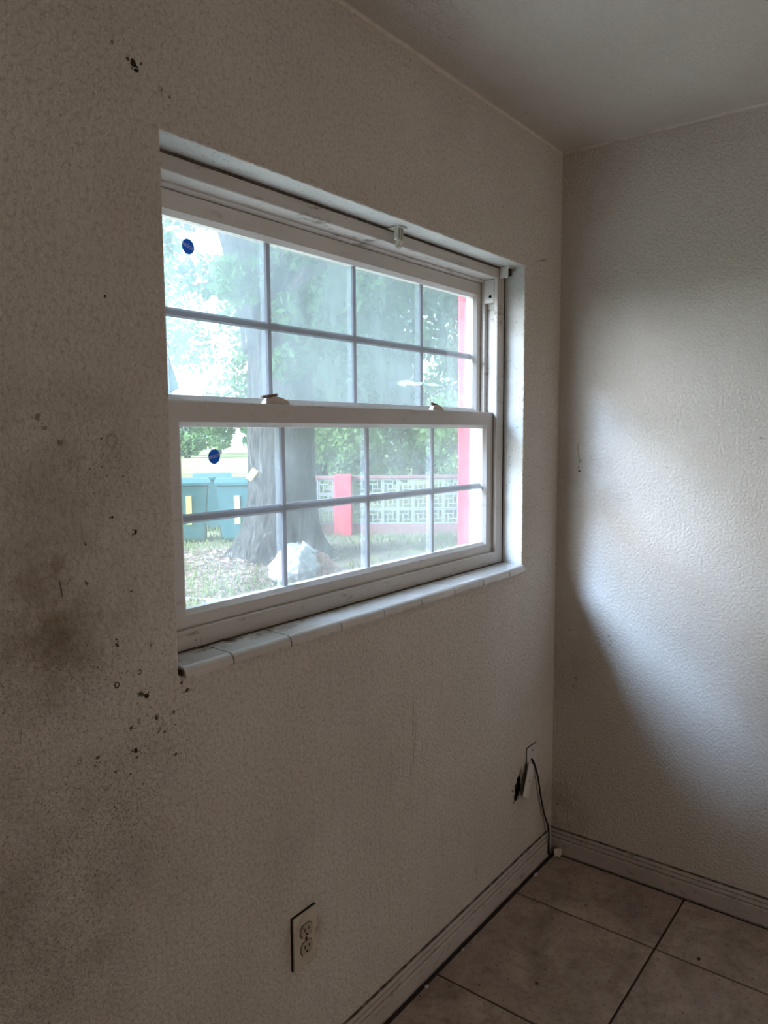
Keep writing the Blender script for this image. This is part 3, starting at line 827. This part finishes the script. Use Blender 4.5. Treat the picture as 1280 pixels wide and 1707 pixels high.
M_leaf = [leaf_mat('oak_leaf', (.042, .090, .034), (.105, .19, .068)), leaf_mat('dark_leaf', (.034, .076, .032), (.08, .15, .058)), leaf_mat('light_leaf', (.09, .155, .055), (.17, .26, .10))]
def bark_mat():
    t = NT('grey_oak_bark')
    v = t.stretch((1, 1, .28))
    a = t.rng(t.noise(14.0, 6, .75, vec=v), .38, .62)
    col = t.mix(a, (.018, .016, .016), (.115, .10, .09))
    return t.fin(col, .95, t.bump(a, .9, .05), spec=.1)
M_bark = bark_mat()
def crown(blobs, n):
    C = []
    tot = sum(r[1] ** 2 for r in blobs)
    for c, r in blobs:
        k = int(n * r * r / tot)
        d = rng.normal(size=(k, 3)); d /= np.linalg.norm(d, axis=1)[:, None]
        rad = r * rng.uniform(.25, 1.0, size=(k, 1)) ** .45
        C.append(np.array(c)[None, :] + d * rad * np.array([1, 1, .8]))
    return np.concatenate(C)
def tree(name, pos, h, r, nl, leaf, lab, trunk_r=.15, nb=12, lsize=.20, zlow=.35, seed=0):
    rs = random.Random(seed)
    e = tag(empty(name, pos), lab, 'tree', 'trees beyond the yard')
    b = bmesh.new()
    tube(b, [(0, 0, -.05), (.05, 0, h * .25), (.1 * rs.uniform(-1, 1), .1, h * .5), (.2 * rs.uniform(-1, 1), 0, h * .8)], [trunk_r * 1.3, trunk_r, trunk_r * .8, trunk_r * .3], 8)
    obj('trunk', b, M_bark, e, True)
    bl = []
    for k in range(nb):
        a = rs.uniform(0, 2 * math.pi); z = h * rs.uniform(zlow, .92)
        q = r * .65 * rs.uniform(.2, 1) * (1.15 - .5 * z / h)
        bl.append(((q * math.cos(a), q * math.sin(a), z), r * rs.uniform(.32, .55)))
    L = obj('foliage', quads_mesh('foliage', leaf_quads(crown(bl, nl), lsize), leaf), None, e)
    L['kind'] = 'stuff'
    return e

# the big oak
oak = tag(empty('oak_tree', OAK), 'massive grey-trunked oak tree standing close outside the window', 'tree')
b = bmesh.new()
seg = 28
zs = [-.1, .05, .15, .3, .5, .8, 1.2, 1.7, 2.2, 2.8, 3.4]
rows = []
for z in zs:
    row = []
    fl_ = .27 * math.exp(-max(z, 0) / .35)
    r0 = .47 - .012 * z
    for k in range(seg):
        a = 2 * math.pi * k / seg
        rr = r0 + fl_ * (1 + .6 * math.cos(5 * a + 1.0)) + .035 * mnoise.noise((3 * math.cos(a), 3 * math.sin(a), z * .8)) + .02 * mnoise.noise((9 * math.cos(a), 9 * math.sin(a), z * 2))
        row.append(b.verts.new((rr * math.cos(a), rr * math.sin(a), z)))
    rows.append(row)
for i in range(len(rows) - 1):
    for k in range(seg): b.faces.new((rows[i][k], rows[i][(k + 1) % seg], rows[i + 1][(k + 1) % seg], rows[i + 1][k]))
b.faces.new(rows[0]); b.faces.new(rows[-1])
obj('trunk', b, M_bark, oak, True)
tang = Vector((-math.sin(math.radians(45.3)), math.cos(math.radians(45.3)), 0))      # to the left as seen from the room
fwd = Vector((math.cos(math.radians(45.3)), math.sin(math.radians(45.3)), 0))
def limb(pts, radii):
    b_ = bmesh.new(); tube(b_, smooth_path([tang * p[0] + fwd * p[1] + Vector((0, 0, p[2])) for p in pts], 5), list(np.interp(np.linspace(0, len(radii) - 1, (len(pts) - 1) * 5 + 1), range(len(radii)), radii)), 12)
    obj('limb', b_, M_bark, oak, True)
limb([(.15, 0, 2.9), (.35, .1, 3.8), (.75, .2, 5.0), (1.6, .3, 6.4), (2.6, .4, 7.6)], [.36, .30, .24, .18, .08])
limb([(-.1, 0, 2.9), (-.45, 0, 3.7), (-1.1, -.3, 4.7), (-2.4, -.5, 5.9), (-3.6, -.6, 6.6)], [.34, .30, .24, .17, .07])
limb([(0, .1, 3.0), (-.1, .8, 4.2), (.1, 1.8, 5.6), (.3, 2.6, 7.2)], [.32, .26, .18, .07])
oc = []
rs = random.Random(5)
for (l, f_, z, r) in [(-.9, -.9, 3.5, .55), (-1.7, -.6, 3.2, .7), (-2.6, -.4, 3.9, .9), (-1.2, .5, 4.5, 1.0), (-3.4, 0, 3.4, .8), (-2.6, .6, 5.2, 1.2), (.2, .4, 5.2, 1.0), (-.6, -.8, 2.75, .35), (-4.2, .2, 4.4, 1.0), (1.1, .3, 5.0, .6), (-3.4, .8, 5.8, 1.2), (0, 1.5, 6.8, 1.6), (2.0, .8, 7.3, 1.3), (-3, 0, 7.0, 1.4), (1.6, -.2, 4.2, .32), (2.3, .1, 4.9, .4), (.9, -.6, 3.7, .35), (-.3, -1.0, 3.2, .45), (-.1, -1.1, 2.6, .3), (.45, -1.0, 3.6, .4), (-.2, -1.2, 4.2, .6), (.3, -1.3, 4.9, .6)]:
    v = tang * l + fwd * f_ + Vector((0, 0, z)); oc.append((tuple(v), r))
L = obj('foliage', quads_mesh('foliage', leaf_quads(crown(oc, 26000), .13), M_leaf[0]), None, oak); L['kind'] = 'stuff'
# background trees
specs = [(42.5, 18.5, 9.0, 2.4, 11000, 1, 'bushy dark tree directly behind the oak trunk', .16, .08), (38.8, 23.5, 11.0, 2.7, 13000, 0, 'broad green tree behind the pierced wall, left of the others', .16, .06),
         (35.0, 28.5, 13.0, 3.0, 13000, 1, 'dark green tree behind the middle of the pierced wall', .18, .06), (31.6, 34, 15.0, 3.2, 13000, 2, 'pale green tree behind the red porch post', .18, .06),
         (27.8, 19, 9.0, 2.6, 8000, 0, 'green tree farthest right behind the porch', .16, .10), (46.8, 28, 10.5, 2.4, 5000, 2, 'light green tree seen left of the oak limbs', .16, .30),
         (53.4, 34, 11.0, 2.8, 2200, 2, 'sparse light tree at the far left of the lawn', .18, .45), (59.0, 29, 9.0, 2.6, 3000, 0, 'tree at the left edge beyond the window frame', .18, .25)]
for k, (az, d, h, r, nl, lm, lab, tr, zl) in enumerate(specs):
    tree('leafy_tree', at(az, d), h, r, nl, M_leaf[lm], lab, tr, 20, .15 + .003 * d, zl, seed=k + 3)
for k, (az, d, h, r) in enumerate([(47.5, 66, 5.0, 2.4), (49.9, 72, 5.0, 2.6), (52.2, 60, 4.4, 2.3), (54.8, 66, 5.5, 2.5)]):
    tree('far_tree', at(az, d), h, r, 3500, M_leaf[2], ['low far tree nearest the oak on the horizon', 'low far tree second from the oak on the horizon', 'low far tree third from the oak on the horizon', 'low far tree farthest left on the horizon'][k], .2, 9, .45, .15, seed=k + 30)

# low shrubs under the background trees, behind the pierced wall
def shrub(az, d, h, r, lab, sd, lm=0):
    rs = random.Random(sd)
    e = tag(empty('shrub', at(az, d)), lab, 'shrub', 'shrubs behind the pierced wall')
    bl = [((r * rs.uniform(-.6, .6), r * rs.uniform(-.6, .6), h * rs.uniform(.25, .8)), r * rs.uniform(.45, .7)) for _ in range(7)]
    b_ = bmesh.new()
    for k in range(4): tube(b_, [(0, 0, -.02), (r * .25 * math.cos(k * 1.6), r * .25 * math.sin(k * 1.6), h * .35), (r * .5 * math.cos(k * 1.6), r * .5 * math.sin(k * 1.6), h * .7)], [.03, .02, .01], 6)
    obj('stems', b_, M_bark, e)
    o = obj('foliage', quads_mesh('foliage', leaf_quads(crown(bl, 3500), .14), M_leaf[lm]), None, e); o['kind'] = 'stuff'
shrub(40.2, 15.2, 2.3, 1.0, 'shrub behind the pierced wall beside the red wall column', 1, 2)
shrub(31.6, 15.2, 2.6, 1.1, 'shrub directly behind the red porch post', 4, 2)

# breeze block wall with red columns, cap and base
M_block = plain('white_concrete_block', (.24, .25, .24), .85, .1, 8, dirt=(6, .55, .35, (.25, .24, .2)))
M_red = plain('faded_red_paint', (.60, .06, .085), .7, .12, 6)
M_redcap = plain('faded_red_cap', (.22, .11, .10), .8, .15, 6)
wc = at(37.2, 13.0)
wall_rot = math.radians(37.2 - 90 + 2)
bw = tag(empty('breeze_block_wall', wc, wall_rot), 'low wall of white pierced blocks between red columns', 'garden wall')
BS = .262
def block_mesh():
    b_ = bmesh.new(); s = BS / 2 - .002; d = .05; w = .024
    for (x0, x1, z0, z1) in ((-s, s, s - w, s), (-s, s, -s, -s + w), (-s, -s + w, -s + w, s - w), (s - w, s, -s + w, s - w)): box(b_, x0, x1, -d, d, z0, z1)
    q = .052; w2 = .018
    for (x0, x1, z0, z1) in ((-q, q, q - w2, q), (-q, q, -q, -q + w2), (-q, -q + w2, -q + w2, q - w2), (q - w2, q, -q + w2, q - w2)): box(b_, x0, x1, -d, d, z0, z1)
    for (x0, x1, z0, z1) in ((q - w2, q, q, s - w), (-q, -q + w2, -s + w, -q), (-s + w, -q, q - w2, q), (q, s - w, -q, -q + w2)): box(b_, x0, x1, -d, d, z0, z1)
    me = bpy.data.meshes.new('breeze_block'); bmesh.ops.recalc_face_normals(b_, faces=b_.faces); b_.to_mesh(me); b_.free(); me.materials.append(M_block); return me
bmsh = block_mesh()
x_l, x_r = -1.35, 1.75
colx = -.80
zb_ = .17
ncol = 0
def block_run(x0, n):
    for i in range(n):
        for j in range(3):
            o = obj('breeze_block', bmsh, None, bw); o.location = (x0 + BS * (i + .5), 0, zb_ + BS * (j + .5))
block_run(colx - .16 - BS * 4, 4)
block_run(colx + .16, 9)
xe0, xe1 = colx - .16 - BS * 4, colx + .16 + BS * 9
obj('base_course', bxm(xe0, xe1, -.07, .07, -.06, zb_ - .002, .01), M_redcap, bw)
obj('cap_course', bxm(xe0, xe1, -.08, .08, zb_ + BS * 3 + .002, zb_ + BS * 3 + .055, .01), M_redcap, bw)
for cx_, w_, h_ in ((colx, .15, 1.03), (xe1 + .16, .16, 1.03)):
    b = bmesh.new(); box(b, cx_ - w_, cx_ + w_, -.17, .17, -.08, h_, .02)
    obj('column', b, M_red, bw)
# porch post
M_post = plain('red_post_paint', (.44, .032, .048), .6, .1, 5)
pp = at(31.42, 6.0)
post = tag(empty('porch_post', pp, math.radians(31.4)), 'tall red painted porch post close outside the window', 'post')
obj('shaft', bxm(-.058, .058, -.058, .058, -.05, 2.9, .006), M_post, post)
obj('seam_band', bxm(-.060, .060, -.060, .060, 1.99, 2.0), M_block, post)
obj('base_block', bxm(-.09, .09, -.09, .09, -.08, .10, .01), M_post, post)
obj('top_block', bxm(-.08, .08, -.08, .08, 2.80, 2.94, .01), M_post, post)

# wheeled refuse carts
M_cart = plain('teal_green_cart', (.028, .10, .105), .45, .12, 4)
M_lime = plain('lime_label', (.62, .72, .16), .6, .06)
M_tyre = plain('black_rubber', (.02, .02, .02), .8, .1)
def cart(az, d, lab, rot, strip=True):
    e = tag(empty('refuse_cart', at(az, d), math.radians(az - 90 + rot)), lab, 'bin', 'refuse carts on the lawn')
    b_ = bmesh.new()
    lo_ = [b_.verts.new((x, y, .04)) for x, y in ((-.25, -.24), (.25, -.24), (.25, .24), (-.25, .24))]
    hi_ = [b_.verts.new((x, y, .94)) for x, y in ((-.32, -.33), (.32, -.33), (.32, .33), (-.32, .33))]
    b_.faces.new(lo_); b_.faces.new(hi_)
    for k in range(4): b_.faces.new((lo_[k], lo_[(k + 1) % 4], hi_[(k + 1) % 4], hi_[k]))
    bmesh.ops.bevel(b_, geom=b_.edges[:], offset=.03, segments=2, affect='EDGES')
    obj('body', b_, M_cart, e)
    b_ = bmesh.new(); prism(b_, [(-.36, .93), (-.36, .97), (-.2, 1.02), (.2, 1.03), (.36, .99), (.36, .93)], 'x', -.345, .345); obj('lid', b_, M_cart, e)
    b_ = bmesh.new(); tube(b_, [(-.28, .36, .93), (-.28, .45, .96), (.28, .45, .96), (.28, .36, .93)], .016, 8); obj('handle', b_, M_cart, e)
    for sx in (-1, 1):
        b_ = bmesh.new(); bmesh.ops.create_cone(b_, cap_ends=True, segments=18, radius1=.12, radius2=.12, depth=.05, matrix=Matrix.Translation((sx * .29, .27, .12)) @ Matrix.Rotation(math.pi / 2, 4, 'Y')); obj('wheel', b_, M_tyre, e)
    if not strip: return
    b_ = bmesh.new()
    m_ = Matrix.Translation((.0, -.2975, .53)) @ Matrix.Rotation(math.radians(-5.7) * -1, 4, 'X')
    bmesh.ops.create_cube(b_, size=1, matrix=m_ @ Matrix.Diagonal((.085, .012, .46, 1))); obj('label_strip', b_, M_lime, e)
cart(52.30, 12.6, 'teal wheeled cart with lime strip, partly cut by the window frame', 4)
cart(48.60, 12.5, 'teal wheeled cart with lime strip, beside the oak trunk', -4)
cart(50.45, 14.1, 'teal wheeled cart standing behind and between the other two', 0, False)

# yellow tag on the trunk
b = bmesh.new(); box(b, -.045, .045, -.010, .010, -.085, .085, .006)
yt = tag(obj('yellow_tag', b, plain('yellow_plastic', (.80, .62, .16), .5, .06)), 'tilted yellow tag on the left side of the oak trunk', 'tag')
yt.matrix_world = Matrix.Translation(OAK + tang * .40 - fwd * .34 + Vector((0, 0, 1.19))) @ Matrix.Rotation(math.radians(45.3 - 90), 4, 'Z') @ Matrix.Rotation(math.radians(38), 4, 'Y')

# white sack
def sack():
    b_ = bmesh.new(); bmesh.ops.create_icosphere(b_, subdivisions=5, radius=1)
    for v in b_.verts:
        c = v.co.copy()
        h = (c.z + 1) / 2
        x = c.x * (.28 - .10 * h) ; y = c.y * (.26 - .06 * h)
        z = .24 + c.z * .25
        if c.x < 0: x *= 1.0 + .75 * (1 - h) ** 2          # slumps to one side
        n1 = mnoise.noise(c * 1.7 + Vector((3, 1, 2))); n2 = mnoise.noise(c * 4.5); n3 = abs(mnoise.noise(c * 9.0 + Vector((7, 7, 7))))
        k = 1 + .20 * n1 + .13 * n2 - .12 * n3
        v.co = Vector((x * k, y * k, max(0.0, z * (1 + .12 * n1 + .06 * n2 - .04 * n3))))
    return b_
M_sack = plain('white_plastic_sack', (.30, .315, .315), .5, .05, 6, dirt=(5, .58, .4, (.62, .36, .28)))
sp0 = at(44.35, 8.7)
sk = tag(empty('plastic_sack', sp0, math.radians(44.3 - 90)), 'crumpled white plastic sack on the grass before the oak', 'bag')
obj('bag_body', sack(), M_sack, sk, True)
b = bmesh.new()
tube(b, [(.06, -.02, .44), (.13, -.02, .42), (.20, -.03, .37), (.25, -.03, .375)], [.06, .035, .022, .008], 8)
obj('bag_neck', b, M_sack, sk, True)
# brown leaf heap beside the sack
M_dry = leaf_mat('dry_leaf', (.30, .17, .10), (.44, .27, .18))
b = bmesh.new(); bmesh.ops.create_icosphere(b, subdivisions=4, radius=1)
for v in b.verts:
    c = v.co.copy(); k = 1 + .35 * mnoise.noise(c * 2.5 + Vector((9, 0, 0))) + .25 * mnoise.noise(c * 6)
    v.co = Vector((c.x * .13 * k, c.y * .12 * k, max(0, .13 + c.z * .16 * k)))
o = tag(obj('dry_leaf_bundle', b, M_dry), 'rusty brown bundle of dry leaves right of the white sack', 'debris')
o.location = at(42.35, 8.9)
# pale board edging on the grass
b = bmesh.new(); box(b, -.5, .5, -.03, .03, 0, .04, .004)
o = tag(obj('edging_board', b, M_block), 'thin pale board lying on the grass at lower left', 'board')
pa, pb = at(53.5, 8.05), at(50.8, 7.85)
o.location = (pa + pb) / 2; o.rotation_euler = (0, 0, math.atan2(pb.y - pa.y, pb.x - pa.x))

# grass blades and fallen leaves (uncountable)
n = 26000
az = np.radians(rng.uniform(29, 56, n)); d = rng.uniform(6.5, 17, n) ** 1.0
bx_ = CAM.x + d * np.cos(az); by_ = CAM.y + d * np.sin(az)
base = np.stack([bx_, by_, np.full(n, GZ)], 1)
th = rng.uniform(0, 2 * np.pi, n); wv_ = np.stack([np.cos(th), np.sin(th), np.zeros(n)], 1) * .012
tip = np.stack([rng.normal(0, .03, n), rng.normal(0, .03, n), rng.uniform(.05, .12, n)], 1)
V = np.stack([base - wv_, base + wv_, base + tip + wv_ * .2, base + tip - wv_ * .2], 1)
M_grass = leaf_mat('grass_blade', (.10, .13, .05), (.18, .21, .09))
keep = np.ones(n, bool)
lx = (bx_ - wc.x) * math.cos(wall_rot) + (by_ - wc.y) * math.sin(wall_rot); ly = -(bx_ - wc.x) * math.sin(wall_rot) + (by_ - wc.y) * math.cos(wall_rot)
keep &= ~(np.abs(ly) < .3)
keep &= rng.uniform(size=n) < np.clip((np.hypot(bx_ - OAK.x, by_ - OAK.y) - .9) / 4.0, 0, 1)
V = V[keep]
tag(obj('grass', quads_mesh('grass', V, M_grass), None), 'short green grass blades outside the window', 'grass', kind='stuff')
n = 2600
az = rng.uniform(41, 55, n); d = rng.uniform(7.6, 11.5, n)
C = np.stack([CAM.x + d * np.cos(np.radians(az)), CAM.y + d * np.sin(np.radians(az)), np.full(n, GZ + .035)], 1)
Q = leaf_quads(C, .11, .55); Q[:, :, 2] = GZ + .03 + (Q[:, :, 2] - GZ - .03) * .35
M_litter = leaf_mat('fallen_leaf', (.20, .13, .10), (.36, .27, .22))
tag(obj('fallen_leaves', quads_mesh('fallen_leaves', Q, M_litter), None), 'fallen brown leaves scattered around the oak', 'leaves', kind='stuff')
